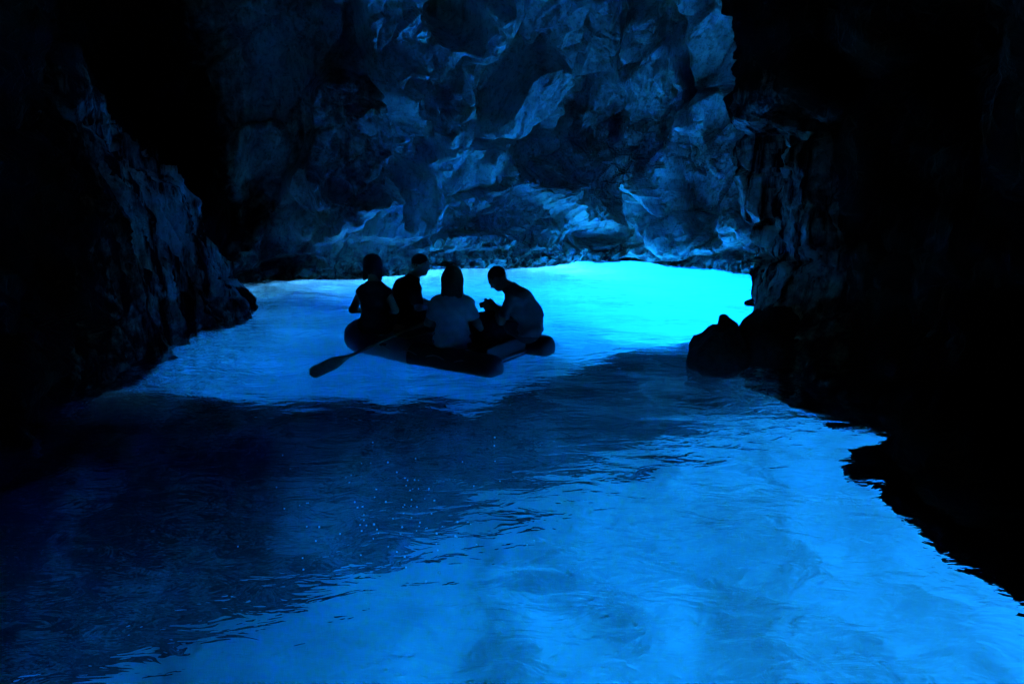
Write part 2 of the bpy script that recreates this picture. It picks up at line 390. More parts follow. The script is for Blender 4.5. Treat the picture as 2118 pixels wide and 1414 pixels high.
back = (P[:, 1] > 11.8) & (P[:, 0] > -7) & (P[:, 2] > -.5)
for (fx, fy, hw, hh, tl, am) in FORMS:
    ca, sa = math.cos(R(tl)), math.sin(R(tl))
    ux = (pxs-fx)*ca+(pys-fy)*sa; uy = -(pxs-fx)*sa+(pys-fy)*ca
    ed = 1+.25*fbm(P*1.7+fx, 2, 3)
    r = np.sqrt((ux/hw)**2+(uy/hh)**2)*ed
    D = D+np.where(back, 1.15*am*(1-smooth(.65, 1.08, r))*smooth(.1, .7, P[:, 2]), 0)
# fibrous, near vertical ribs on the left buttress
lb = smooth(-3, -4, P[:, 0])*smooth(5.5, 7, P[:, 1])*(1-smooth(12.5, 13.5, P[:, 1]))
rb = ridged(np.stack([P[:, 0]*1.5+P[:, 2]*.25, P[:, 1]*1.5+P[:, 2]*.45, P[:, 2]*.16], 1)*2.0, 5, 7)
D = D*(1-.72*lb)-lb*(.42*rb-.06)
# calm where rows pinch together at the apex and at the lip
vv = np.tile(np.arange(NV), NU)
D = D*(1-smooth(NV-ntop*.6, NV-2, vv))
nearcam = 1-.75*(1-smooth(2, 6, P[:, 1]))
D = D*nearcam
N = N*np.column_stack([np.ones(len(P)), np.ones(len(P)), smooth(.2, 1.2, P[:, 2])])
P2 = P+N*D[:, None]
V2 = P2.reshape(NU, NV, 3)
V2[:, NV-1] = V2[:, NV-1].mean(0)
_o = ((V2[:, nlow-4:nlow+8, :2]-cols[:, None])*outn[:, None]).sum(2).max(1)
_o = np.max([np.roll(_o, k) for k in range(-6, 7)], 0)+.25
WATERLINE = cols+outn*_o[:, None]
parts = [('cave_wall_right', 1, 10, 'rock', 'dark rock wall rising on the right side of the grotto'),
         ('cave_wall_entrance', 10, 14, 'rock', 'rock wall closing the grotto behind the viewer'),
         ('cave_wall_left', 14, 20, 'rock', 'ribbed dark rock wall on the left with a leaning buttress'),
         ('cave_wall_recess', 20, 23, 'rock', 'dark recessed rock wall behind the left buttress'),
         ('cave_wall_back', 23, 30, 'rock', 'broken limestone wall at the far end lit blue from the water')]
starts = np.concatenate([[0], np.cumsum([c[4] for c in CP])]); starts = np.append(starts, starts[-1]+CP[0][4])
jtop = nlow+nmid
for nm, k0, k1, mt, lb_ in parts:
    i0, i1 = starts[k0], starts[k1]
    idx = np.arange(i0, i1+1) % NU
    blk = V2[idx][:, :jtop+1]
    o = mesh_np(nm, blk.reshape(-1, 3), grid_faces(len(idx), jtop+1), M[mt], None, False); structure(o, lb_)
blk = V2[:, jtop:]
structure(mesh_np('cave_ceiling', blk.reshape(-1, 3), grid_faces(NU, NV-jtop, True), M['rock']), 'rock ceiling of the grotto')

# unseen hull added outside the shell to keep stray sun off the walls
hc = cols[::6]; hn = outn[::6]; rows = []
for o_, z in ((2.0, .03), (2.4, 3.0), (2.2, 6.5), (.6, 9.5), (-2.2, 11.6)):
    rows.append(np.column_stack([hc+hn*o_, np.full(len(hc), z)]))
rows.append(np.tile([apex[0], apex[1], 12.6], (len(hc), 1)))
hv = np.stack(rows, 1)
structure(mesh_np('sun_block_hull', hv.reshape(-1, 3), grid_faces(len(hc), len(rows), True), M['rock']), 'unseen hull added round the grotto to stop sun leaks')

# ------------------------------------------------------------------ sea bed: pale sand with a dark ridge
def inside(poly, X, Y):
    c = np.zeros(X.shape, bool); n = len(poly)
    for i in range(n):
        x1, y1 = poly[i]; x2, y2 = poly[(i+1) % n]
        cond = (y1 > Y) != (y2 > Y)
        with np.errstate(divide='ignore', invalid='ignore'):
            xi = (x2-x1)*(Y-y1)/(y2-y1)+x1
        c ^= cond & (X < xi)
    return c
def seg_dist(X, Y, pts):
    best = np.full(X.shape, 1e9); tt = np.zeros(X.shape); acc = 0
    L = sum(math.dist(pts[i], pts[i+1]) for i in range(len(pts)-1))
    for i in range(len(pts)-1):
        ax, ay = pts[i]; bx, by = pts[i+1]; dx, dy = bx-ax, by-ay; l2 = dx*dx+dy*dy
        t = np.clip(((X-ax)*dx+(Y-ay)*dy)/l2, 0, 1); d = np.hypot(X-ax-t*dx, Y-ay-t*dy)
        tt = np.where(d < best, (acc+t*math.sqrt(l2))/L, tt); best = np.minimum(best, d); acc += math.sqrt(l2)
    return best, tt
def bed_z(X, Y):
    p = np.stack([X, Y, 0*X], 1)
    near = -3.6+0*X
    far = -4.3+np.clip(5.5-X, -2, 10)*.31
    z = near+(far-near)*smooth(10.5, 13, Y)+.12*fbm(p*.6, 3, 5)+.07*fbm(p*1.7, 3, 6)
    z = z+1.35*np.exp(-(((X-.6)/2.2)**2+((Y-18.2)/1.5)**2))      # bank added outside the far wall to whiten the far pool
    z = np.minimum(z, -1.0)
    return z
xs = np.concatenate([np.linspace(-90, -13, 14), np.linspace(-12, 16, 260), np.linspace(17, 90, 14)])
ys = np.concatenate([np.linspace(-60, -7, 10), np.linspace(-6, 36, 360), np.linspace(38, 120, 14)])
X, Y = np.meshgrid(xs, ys, indexing='ij')
Z = bed_z(X.ravel(), Y.ravel())
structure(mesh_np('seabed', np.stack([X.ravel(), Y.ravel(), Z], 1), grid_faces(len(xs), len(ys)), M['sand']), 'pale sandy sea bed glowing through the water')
def poly_sd(X, Y, pts):
    d, _ = seg_dist(X, Y, pts+pts[:1]); return np.where(inside(np.array(pts), X, Y), d, -d)
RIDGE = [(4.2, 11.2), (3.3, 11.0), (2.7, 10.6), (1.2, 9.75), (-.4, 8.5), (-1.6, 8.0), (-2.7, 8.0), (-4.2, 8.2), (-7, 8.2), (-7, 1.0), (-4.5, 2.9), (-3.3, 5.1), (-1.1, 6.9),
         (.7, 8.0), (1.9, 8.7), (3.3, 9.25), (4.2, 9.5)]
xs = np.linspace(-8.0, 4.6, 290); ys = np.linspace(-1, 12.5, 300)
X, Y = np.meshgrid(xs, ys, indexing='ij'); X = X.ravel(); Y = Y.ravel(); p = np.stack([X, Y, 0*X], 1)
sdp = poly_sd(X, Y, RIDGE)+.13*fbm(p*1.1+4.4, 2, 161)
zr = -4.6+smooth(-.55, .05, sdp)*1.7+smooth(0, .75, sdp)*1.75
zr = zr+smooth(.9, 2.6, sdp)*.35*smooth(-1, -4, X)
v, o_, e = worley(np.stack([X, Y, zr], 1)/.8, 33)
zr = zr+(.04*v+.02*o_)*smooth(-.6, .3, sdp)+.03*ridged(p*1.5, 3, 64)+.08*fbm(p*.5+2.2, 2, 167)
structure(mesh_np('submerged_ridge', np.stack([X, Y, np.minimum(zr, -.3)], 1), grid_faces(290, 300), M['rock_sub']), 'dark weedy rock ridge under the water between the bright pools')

# ------------------------------------------------------------------ water
def wave_z(X, Y):
    th = R(-16); a = X*math.cos(th)+Y*math.sin(th); b = -X*math.sin(th)+Y*math.cos(th)
    q = lambda sx, sy, k: np.stack([a*sx+k, b*sy, 0*a], 1)
    z = .026*vnoise(q(.55, 1.0, 3), 1)+.028*vnoise(q(1.2, 2.1, 9), 2)+.012*vnoise(q(2.7, 4.4, 5), 3)
    return z
ys = [-3.0]
while ys[-1] < 25:
    ys.append(ys[-1]+max(.03, .010*abs(ys[-1])))
ys = np.concatenate([[-80, -30, -8], np.array(ys), [32, 50, 140]])
xs = np.concatenate([[-100, -40, -14], np.linspace(-10, 9, 420), [14, 40, 100]])
X, Y = np.meshgrid(xs, ys, indexing='ij'); X = X.ravel(); Y = Y.ravel()
Zw = wave_z(X, Y)*((X > -12) & (X < 12) & (Y > -5) & (Y < 28))
F = grid_faces(len(xs), len(ys))
top = np.stack([X, Y, Zw], 1)
fc = top[F].mean(1)
ins = inside(WATERLINE[::3], fc[:, 0], fc[:, 1])
x0, x1, y0, y1, zb = -100, 100, -80, 140, -20
nb = len(top)
box = np.array([[x0, y0, 0], [x1, y0, 0], [x1, y1, 0], [x0, y1, 0], [x0, y0, zb], [x1, y0, zb], [x1, y1, zb], [x0, y1, zb]])
bf = np.array([[0, 4, 5, 1], [1, 5, 6, 2], [2, 6, 7, 3], [3, 7, 4, 0], [4, 7, 6, 5]])+nb
water = mesh_np('water', np.concatenate([top, box]), np.concatenate([F, bf]), M['cave_water'])
water.data.materials.append(M['sea'])
mi = np.concatenate([np.where(ins, 0, 1), np.ones(5, int)]).astype(np.int32)
water.data.polygons.foreach_set('material_index', mi)
structure(water, 'glowing blue sea water filling the grotto')

# ------------------------------------------------------------------ boulder in the water beside the right wall
def rock_lump(name, c, r, mat, seed, n=90, label=None, cat='rock'):
    th = np.linspace(0, 2*math.pi, n, endpoint=False); ph = np.linspace(-math.pi/2, math.pi/2, n//2)
    T, Ph = np.meshgrid(th, ph, indexing='ij')
    d = np.stack([np.cos(T)*np.cos(Ph), np.sin(T)*np.cos(Ph), np.sin(Ph)], -1).reshape(-1, 3)
    q = d*np.array(r)
    v, o_, e = worley(q/.34+seed, seed); k = 1+.22*fbm(d*1.3+seed, 3, seed)+.16*v+.05*o_+.05*ridged(q*4, 3, seed)
    o = mesh_np(name, q*k[:, None], grid_faces(n, n//2, True), mat, loc=c)
    if label: o['label'] = label; o['category'] = cat
    return o
rock_lump('boulder', (2.36, 7.5, .02), (.31, .32, .48), M['rock_unlit'], 5, label='black round-topped boulder standing in the water against the right wall')
rock_lump('boulder', (3.08, 7.85, .1), (.46, .45, .48), M['rock_unlit'], 9, label='wide black rock wedged between the round-topped boulder and the right wall')

# ------------------------------------------------------------------ signed-distance figures
class Field:
    def __init__(s, lo, hi, h):
        s.lo = np.array(lo, np.float32); s.h = h
        s.n = [int(math.ceil((hi[i]-lo[i])/h))+1 for i in range(3)]
        s.ax = [s.lo[i]+h*np.arange(s.n[i], dtype=np.float32) for i in range(3)]
        s.f = np.full(s.n, .5, np.float32)
    def sl(s, lo, hi):
        return tuple(slice(max(0, int((lo[i]-s.lo[i])/s.h)), min(s.n[i], int((hi[i]-s.lo[i])/s.h)+2)) for i in range(3))
    def pts(s, sl):
        return np.meshgrid(*[s.ax[i][sl[i]] for i in range(3)], indexing='ij')
    def smin(s, sl, d, k):
        f = s.f[sl]; hh = np.maximum(k-np.abs(f-d), 0)/k if k > 0 else 0
        s.f[sl] = np.minimum(f, d)-hh*hh*k*.25
    def cap(s, a, b, ra, rb=None, k=.03):
        rb = ra if rb is None else rb; a = np.array(a, np.float32); b = np.array(b, np.float32); m = max(ra, rb)+.06
        sl = s.sl(np.minimum(a, b)-m, np.maximum(a, b)+m); X, Y, Z = s.pts(sl)
        if X.size == 0: return
        v = b-a; L = max(float(v@v), 1e-9)
        t = np.clip(((X-a[0])*v[0]+(Y-a[1])*v[1]+(Z-a[2])*v[2])/L, 0, 1)
        d = np.sqrt((X-a[0]-t*v[0])**2+(Y-a[1]-t*v[1])**2+(Z-a[2]-t*v[2])**2)-(ra+(rb-ra)*t)
        s.smin(sl, d, k)
    def ell(s, c, r, rot=None, k=.02, sub=False):
        c = np.array(c, np.float32); m = max(r)+.05; sl = s.sl(c-m, c+m); X, Y, Z = s.pts(sl)
        if X.size == 0: return
        q = np.stack([X-c[0], Y-c[1], Z-c[2]], -1)
        if rot is not None: q = q@np.array(rot, np.float32)
        g = np.sqrt(((q/np.array(r, np.float32))**2).sum(-1)); d = (g-1)*min(r)
        if sub: s.f[sl] = np.maximum(s.f[sl], -d)
        else: s.smin(sl, d, k)
    def cut(s, n, p):
        n = np.array(n, np.float32); n = n/np.linalg.norm(n); p = np.array(p, np.float32)
        s.f = np.maximum(s.f, ((s.ax[0]-p[0])*n[0])[:, None, None]+((s.ax[1]-p[1])*n[1])[None, :, None]+((s.ax[2]-p[2])*n[2])[None, None, :])
    def mesh(s):
        f = s.f; ins = f < 0; nx, ny, nz = [n-1 for n in s.n]
        cnt = sum(ins[a:a+nx, b:b+ny, c:c+nz].astype(np.int8) for a in (0, 1) for b in (0, 1) for c in (0, 1))
        cell = np.argwhere((cnt > 0) & (cnt < 8)); idx = np.full((nx, ny, nz), -1, np.int32); idx[tuple(cell.T)] = np.arange(len(cell))
        acc = np.zeros((len(cell), 3)); num = np.zeros(len(cell))
        cor = [(a, b, c) for a in (0, 1) for b in (0, 1) for c in (0, 1)]
        val = {q: f[tuple((cell+np.array(q)).T)] for q in cor}
        for q in cor:
            for ax in range(3):
                if q[ax] == 0:
                    q2 = list(q); q2[ax] = 1; q2 = tuple(q2); a, b = val[q], val[q2]; m = (a < 0) != (b < 0)
                    t = np.where(m, a/np.where(m, a-b, 1), 0); pt = np.tile(np.array(q, float), (len(cell), 1)); pt[:, ax] = t
                    acc[m] += pt[m]; num[m] += 1
        V = s.lo+(cell+acc/num[:, None])*s.h
        Fs = []
        for ax in range(3):
            a1, a2 = (ax+1) % 3, (ax+2) % 3
            lo = [slice(None)]*3; hi = [slice(None)]*3; lo[ax] = slice(0, -1); hi[ax] = slice(1, None)
            e = np.argwhere(ins[tuple(lo)] != ins[tuple(hi)])
            e = e[(e[:, a1] > 0) & (e[:, a2] > 0) & (e[:, a1] < s.n[a1]-1) & (e[:, a2] < s.n[a2]-1)]
            u = np.zeros(3, int); u[a1] = 1; w_ = np.zeros(3, int); w_[a2] = 1
            qd = np.stack([idx[tuple((e-u-w_).T)], idx[tuple((e-w_).T)], idx[tuple(e.T)], idx[tuple((e-u).T)]], 1)
            fl = ins[tuple(e.T)]; qd[~fl] = qd[~fl][:, ::-1]; Fs.append(qd)
        return V, np.concatenate(Fs)
def v3(*a): return np.array(a, float)
def unit(v): return v/np.linalg.norm(v)
def rot_head(yaw, pitch, roll=0):
    return np.array((Matrix.Rotation(R(yaw), 3, 'Z') @ Matrix.Rotation(R(pitch), 3, 'X') @ Matrix.Rotation(R(roll), 3, 'Y')))

def torso(F, J, g=0.0, k=.06):
    pe, wa, ch, ne = J['pelvis'], J['waist'], J['chest'], J['neck']; sx = J.get('w', 1.0); X = v3(1, 0, 0)
    F.cap(pe-X*.085*sx, pe+X*.085*sx, .112*sx+g, k=k)
    for m in (-1, 1):
        F.cap(pe+X*.07*m*sx, wa+X*.05*m*sx, .105*sx+g, .098*sx+g, k=k)
        F.cap(wa+X*.05*m*sx, ch+X*.075*m*sx, .098*sx+g, .112*sx+g, k=k)
        F.cap(ch+X*.07*m*sx-v3(0, 0, .02), J['sh'][m]*.86+ch*.14, .10*sx+g, .055*sx+g, k=k)
        F.cap(ne-v3(0, .012, .02), J['sh'][m], .046+g, .045+g, k=.05)
    F.cap(ch, ne, .085*sx+g, .05+g, k=k)
def arm(F, J, m, g=0.0, upper=True, lower=True, frac=1.0):
    s_, e, w_ = J['sh'][m], J['el'][m], J['wr'][m]; sx = J.get('a', 1.0)
    if upper: F.cap(s_, s_+(e-s_)*frac, .056*sx+g, (.056+(.043-.056)*frac)*sx+g, k=.03)
    if lower: F.cap(e, w_, .043*sx, .027*sx, k=.02)
def hand(F, w_, d, nrm, m, curl=35):
    """palm with four fingers of unequal length and a thumb leaving its side"""
    d = unit(d); nrm = unit(nrm-d*(nrm@d)); lat = np.cross(d, nrm)*m
    pe = w_+d*.085
    for o in (-.026, 0, .026): F.cap(w_+d*.015+lat*o*.6, pe+lat*o, .016, .014, k=.012)
    for i, (o, L) in enumerate(((-.034, .068), (-.012, .078), (.011, .074), (.032, .058))):
        a, bdir = pe+lat*o, d; seg_ = (.45, .31, .24)
        for q, fr in enumerate(seg_):
            ang = R(curl*(q+.6)); dd = d*math.cos(ang)+nrm*math.sin(ang); b = a+dd*L*fr*1.15
            F.cap(a, b, .0095-.0008*q, .0088-.0008*q, k=.003); a = b
    a = w_+d*.03-lat*.03; b = a+unit(d*.7-lat*.55+nrm*.45)*.042; c = b+unit(d*.8-lat*.1+nrm*.6)*.034
    F.cap(a, b, .014, .011, k=.01); F.cap(b, c, .011, .009, k=.003)
def leg(F, J, m, g=0.0, thigh=1.0, shin=True):
    h, k_, a, t = J['hip'][m], J['kn'][m], J['an'][m], J['toe'][m]; sx = J.get('l', 1.0)
    F.cap(h, h+(k_-h)*thigh, .085*sx+g, (.085+(.056-.085)*thigh)*sx+g, k=.04)
    if shin:
        F.cap(k_, k_+(a-k_)*.35, .054*sx, .056*sx, k=.02); F.cap(k_+(a-k_)*.35, a, .056*sx, .036*sx, k=.02)
        F.cap(a-unit(t-a)*.03+v3(0, 0, -.02), t, .036, .026, k=.02)
def head(F, J):
    c, Rm = J['head'], J['hr']; T = lambda x, y, z: c+Rm@v3(x, y, z); hs = J.get('h', 1.0)
    F.cap(J['neck']-v3(0, 0, .03), T(0, -.02, -.05), .056, .05, k=.03)
    F.ell(T(0, -.012, .025), (.076*hs, .096*hs, .092*hs), Rm, .02)
    F.ell(T(0, .03, -.045), (.058*hs, .062*hs, .07*hs), Rm, .03)
    F.cap(T(0, .05, -.092), T(0, .072, -.088), .022, .018, k=.02)           # chin
    F.cap(T(0, .088, .012), T(0, .106, -.022), .008, .013, k=.012)          # nose
    F.cap(T(-.022, .083, -.055), T(.022, .083, -.055), .008, k=.01)         # lips
    F.cap(T(-.036, .082, .026), T(.036, .082, .026), .011, k=.02)           # brow
    for m in (-1, 1):
        F.ell(T(.032*m, .092, .006), (.014, .012, .010), Rm, .0, sub=True)  # eye socket
        F.ell(T(.032*m, .078, .006), (.012, .012, .012), Rm, .004)          # eyeball
        F.ell(T(.076*m, -.01, -.005), (.011, .022, .033), Rm, .008)         # ear
def make_person(label, loc, rz, J, skin, wear, lo=(-.55, -.45, -.42), hi=(.55, .85, 1.06), h=.0078):
    root = thing('person', label, 'person', loc, rz, 'people sitting in the dinghy'); root.scale = (1.12,)*3
    F = Field(lo, hi, h); torso(F, J)
    for m in (-1, 1):
        arm(F, J, m); leg(F, J, m); hand(F, J['wr'][m], J['hd'][m], J['hn'][m], m, J.get('curl', 35))
    head(F, J)
    V, Fc = F.mesh(); mesh_np('body', V, Fc, skin, root)
    for nm, mat, fn in wear:
        F = Field(lo, hi, .0095); fn(F, J); V, Fc = F.mesh()
        mesh_np(nm, V, Fc, mat, root)
    return root
def shirt(sleeve, hem, g=.014):
    def fn(F, J):
        torso(F, J, g)
        if sleeve > 0:
            for m in (-1, 1): arm(F, J, m, g, lower=False, frac=sleeve)
        up = unit(J['neck']-J['chest']); F.cut(up, J['neck']+up*.02)
        if sleeve > 0:
            pass
        dn = unit(J['pelvis']-J['waist']); F.cut(dn, J['pelvis']+dn*hem)
        # cloth folds
        X, Y, Z = np.meshgrid(*F.ax, indexing='ij', sparse=True)
        F.f = F.f+.005*np.sin(Z*58+X*21+3*np.sin(Y*17))*np.sin(X*31-Z*13)
    return fn
def shorts(frac, g=.016):
    def fn(F, J):
        pe = J['pelvis']; F.cap(pe-v3(.085, 0, 0), pe+v3(.085, 0, 0), .112*J.get('w', 1)+g, k=.05)
        for m in (-1, 1): leg(F, J, m, g, frac, False)
        up = unit(J['waist']-pe); F.cut(up, pe+up*.10)
    return fn
def hair(kind):
    def fn(F, J):
        c, Rm = J['head'], J['hr']; T = lambda x, y, z: c+Rm@v3(x, y, z)
        if kind == 'short':
            F.ell(T(0, -.02, .036), (.083, .099, .094), Rm); F.cut(Rm@v3(0, 1, -.55), T(0, .055, .05)); F.cut(Rm@v3(0, .25, -1), T(0, 0, -.055))
        elif kind == 'long':
            F.ell(T(0, -.022, .036), (.098, .114, .108), Rm)
            F.cut(Rm@v3(0, 1, -.45), T(0, .062, .05))
            for m in (-1, 0, 1):
                F.cap(T(.05*m, -.045, .0), T(.068*m, -.05+.01*abs(m), -.155), .056, .040, k=.04)
            for m in (-1, 1): F.cap(T(.07*m, -.01, .0), T(.085*m, .0, -.13), .034, .022, k=.03)
        elif kind == 'bun':
            F.ell(T(0, -.022, .04), (.104, .112, .104), Rm); F.cut(Rm@v3(0, 1, -.45), T(0, .05, .05))
            F.ell(T(.0, -.035, .125), (.074, .07, .045), Rm, .05)
            for m in (-1, 1): F.cap(T(.075*m, -.03, -.02), T(.088*m, -.045, -.095), .034, .024, k=.03)
        X, Y, Z = np.meshgrid(*F.ax, indexing='ij', sparse=True)
        F.f = F.f+.004*np.sin(X*150+9*np.sin(Z*21))*np.sin(Y*130+Z*20)
    return fn
M['skin'] = plain('skin', (.36, .22, .16), .55, .06, 8)
M['hair_dark'] = plain('dark_hair', (.025, .018, .014), .5, .3, 60); M['hair_brown'] = plain('brown_hair', (.06, .04, .025), .5, .3, 60)
M['cloth_black'] = plain('black_cloth', (.025, .025, .03), .9, .2, 14, .3); M['cloth_navy'] = plain('navy_cloth', (.03, .035, .06), .9, .2, 14, .3)
M['cloth_pale'] = plain('pale_cloth', (.40, .40, .41), .9, .06, 14, .3); M['cloth_grey'] = plain('grey_cloth', (.10, .105, .12), .9, .15, 14, .3)
X1 = {-1: -1, 1: 1}
def base(w=1.0, lean=.0, hy=0, **kw):
    J = dict(pelvis=v3(0, 0, .11), waist=v3(0, lean*.3, .27), chest=v3(0, lean*.65, .42), neck=v3(0, lean, .565), w=w)
    J['sh'] = {m: v3(.165*w*m, lean*.85, .465) for m in (-1, 1)}
    J['head'] = v3(0, lean*1.15+.02, .70); J['hr'] = rot_head(0, 0)
    J['hip'] = {m: v3(.09*m, .03, .10) for m in (-1, 1)}; J['kn'] = {m: v3(.13*m, .42, .16) for m in (-1, 1)}
    J['an'] = {m: v3(.12*m, .50, -.20) for m in (-1, 1)}; J['toe'] = {m: v3(.14*m, .66, -.235) for m in (-1, 1)}
    J['hd'] = {m: v3(0, 1, -.2) for m in (-1, 1)}; J['hn'] = {m: v3(0, 0, -1) for m in (-1, 1)}
    J.update(kw); return J

# ------------------------------------------------------------------ inflatable dinghy
SA = math.atan2(-.55, .835); RC = (-.76, 8.10)       # stern points right and towards the viewer
raft = thing('inflatable_dinghy', 'inflatable dinghy with grey bow and dark stern tubes floating in the bright pool', 'dinghy', (RC[0], RC[1], 0), SA)
def raft_w(x, y, z=0):
    return (RC[0]+x*math.cos(SA)-y*math.sin(SA), RC[1]+x*math.sin(SA)+y*math.cos(SA), z)
def sweep(name, pts, rad, mat, parent, n=28, taper0=False, taper1=False):
    pts = np.array(pts, float)
    # resample
    L = np.concatenate([[0], np.cumsum(np.linalg.norm(np.diff(pts, axis=0), axis=1))]); m = max(8, int(L[-1]/.03))
    s_ = np.linspace(0, L[-1], m)
    def end(a): return np.where(a < rad*.62, np.sqrt(np.clip(1-np.clip(1-a/(rad*.62), 0, 1)**2.6, 0, 1)), 1)
    rr = np.full(m, rad)
    if taper0: s_ = np.concatenate([L[-1]*0+rad*.62*np.linspace(0, 1, 8)**2*.98, s_[s_ > rad*.62]]); rr = rad*end(s_)
    if taper1: s_ = np.concatenate([s_[s_ < L[-1]-rad*.62], L[-1]-rad*.62*np.linspace(1, 0, 8)**2*.98]); rr = rad*end(L[-1]-s_)
    m = len(s_); C = np.stack([np.interp(s_, L, pts[:, i]) for i in range(3)], 1)
    T = np.gradient(C, axis=0); T /= np.linalg.norm(T, axis=1)[:, None]
    B = np.cross(T, v3(0, 0, 1)); B /= np.linalg.norm(B, axis=1)[:, None]; U = np.cross(B, T)
    a = np.linspace(0, 2*math.pi, n, endpoint=False)
    V = C[:, None]+rr[:, None, None]*(np.cos(a)[None, :, None]*B[:, None]+np.sin(a)[None, :, None]*U[:, None])
    V = V.reshape(-1, 3); i, j = np.meshgrid(np.arange(m-1), np.arange(n), indexing='ij'); i = i.ravel(); j = j.ravel(); j2 = (j+1) % n
    Fc = np.stack([i*n+j, i*n+j2, (i+1)*n+j2, (i+1)*n+j], 1)
    return mesh_np(name, V, Fc, mat, parent)
M['pvc_grey'] = plain('grey_pvc', (.34, .35, .37), .45, .08, 6, .1, .5); M['pvc_dark'] = plain('dark_pvc', (.03, .03, .035), .45, .15, 6, .1, .5)
M['wood'] = plain('varnished_wood', (.30, .20, .12), .45, .3, 9); M['black_plastic'] = plain('black_plastic', (.015, .015, .017), .35, .2, 30)
TR, HW, ZC = .16, .56, .05
def tube_path(s0, s1, side):
    return [(x, side*HW, ZC) for x in np.linspace(s0, s1, 12)]
bow = [(.0-.02, -HW, ZC)]+[(x, -HW, ZC) for x in (-.2, -.4, -.6)]
for a in np.linspace(0, math.pi, 25)[1:-1]:
    bow.append((-.6-.82*math.sin(a), -HW*math.cos(a), ZC+.05*math.sin(a)**2))
bow += [(x, HW, ZC) for x in (-.6, -.4, -.2, -.02)]
sweep('bow_tube', bow, TR, M['pvc_grey'], raft)
for sd_ in (-1, 1):
    t = sweep('stern_tube', tube_path(-.03, 1.12, sd_), TR+.004, M['pvc_dark'], raft, taper1=True)
    sweep('seam_band', [(x, sd_*HW, ZC) for x in (-.06, -.03, 0, .03)], TR+.008, M['pvc_dark'], t)
    for x in (-.45, .75):
        sweep('rope_patch', [(x-.05, sd_*(HW+TR*.72), ZC+TR*.62), (x, sd_*(HW+TR*.75), ZC+TR*.64), (x+.05, sd_*(HW+TR*.72), ZC+TR*.62)], .022, M['pvc_dark'], raft, 10)
    rope = [(x, sd_*(HW+TR*.80+.015), ZC+TR*.60-.045*math.sin((x+.45)/1.2*math.pi*3)**2) for x in np.linspace(-.45, .75, 40)]
    sweep('grab_rope', rope, .008, M['pvc_grey'], raft, 8)
def box(name, lo, hi, mat, parent, loc=None):
    (x0, y0, z0), (x1, y1, z1) = lo, hi; b = .012
    V = []
    for z, i in ((z0, b), (z0+b, 0), (z1-b, 0), (z1, b)):
        V += [(x0+i, y0+i, z), (x1-i, y0+i, z), (x1-i, y1-i, z), (x0+i, y1-i, z)]
    Fc = [(0, 3, 2, 1), (12, 13, 14, 15)]
    for r_ in range(3):
        for q in range(4): Fc.append((r_*4+q, r_*4+(q+1) % 4, r_*4+4+(q+1) % 4, r_*4+4+q))
    return mesh_np(name, V, Fc, mat, parent, False, loc)
box('floor', (-1.15, -.40, .02), (.86, .40, .05), M['pvc_grey'], raft)
box('transom', (.80, -.40, -.05), (.84, .40, .23), M['pvc_dark'], raft)
box('seat', (-.55, -.40, .175), (-.33, .40, .205), M['wood'], raft)
box('seat', (.42, -.40, .175), (.64, .40, .205), M['wood'], raft)

# ------------------------------------------------------------------ the four people
J = base(.78, .03); J['h'] = 1.08; J['sh'] = {m: v3(.135*m, .02, .465) for m in (-1, 1)}
J['el'] = {m: v3(.235*m, -.02, .275) for m in (-1, 1)}; J['wr'] = {m: v3(.13*m, .17, .22) for m in (-1, 1)}
J['hd'] = {m: v3(-.5*m, .8, -.1) for m in (-1, 1)}; J['hn'] = {m: v3(0, -.2, -1) for m in (-1, 1)}
J['head'] = v3(0, .05, .705); J['hr'] = rot_head(-6, -4); J['a'] = .9
L = raft_w(-.80, -.45, .19)
make_person('slim person with bushy dark hair on the bow, back turned, elbows out', L, R(-4), J, M['skin'],
            [('top', M['cloth_black'], shirt(0, .02)), ('shorts', M['cloth_black'], shorts(.7)), ('hair', M['hair_dark'], hair('bun'))])
J = base(1.2, .22); J['head'] = v3(.0, .31, .70); J['h'] = 1.06; J['a'] = 1.12; J['hr'] = rot_head(6, -14)
J['el'] = {-1: v3(-.28, .28, .27), 1: v3(.27, .22, .27)}; J['wr'] = {-1: v3(-.10, .40, .24), 1: v3(.12, .40, .24)}
J['hd'] = {-1: v3(.3, .8, -.2), 1: v3(-.3, .8, -.2)}; J['hn'] = {-1: v3(.9, .1, 0), 1: v3(-.9, 0, .3)}
L = raft_w(-.92, .05, .18)
make_person('broad short-haired person in a dark shirt in profile facing right', L, R(-72), J, M['skin'],
            [('shirt', M['cloth_black'], shirt(.72, .03)), ('shorts', M['cloth_navy'], shorts(.9)), ('hair', M['hair_dark'], hair('short'))])
J = base(.88, .05); J['h'] = 1.08; J['el'] = {m: v3(.245*m, .03, .27) for m in (-1, 1)}; J['wr'] = {-1: v3(-.24, .26, .20), 1: v3(.29, .22, .13)}
J['hd'] = {-1: v3(.1, 1, -.15), 1: v3(.2, 1, -.4)}; J['head'] = v3(.01, .06, .70); J['hr'] = rot_head(-8, -8)
L = raft_w(.40, -.45, .17)
make_person('person with shoulder-length hair and a pale T-shirt, back turned, on the near tube', L, R(-4), J, M['skin'],
            [('t_shirt', M['cloth_pale'], shirt(.6, .09, .018)), ('shorts', M['cloth_navy'], shorts(.8)), ('hair', M['hair_brown'], hair('long'))])
J = base(1.08, .26); J['chest'] = v3(0, .10, .40); J['waist'] = v3(0, -.01, .26); J['neck'] = v3(0, .21, .555)
J['sh'] = {m: v3(.17*m, .15, .455) for m in (-1, 1)}
J['head'] = v3(0, .335, .635); J['hr'] = rot_head(0, -42)
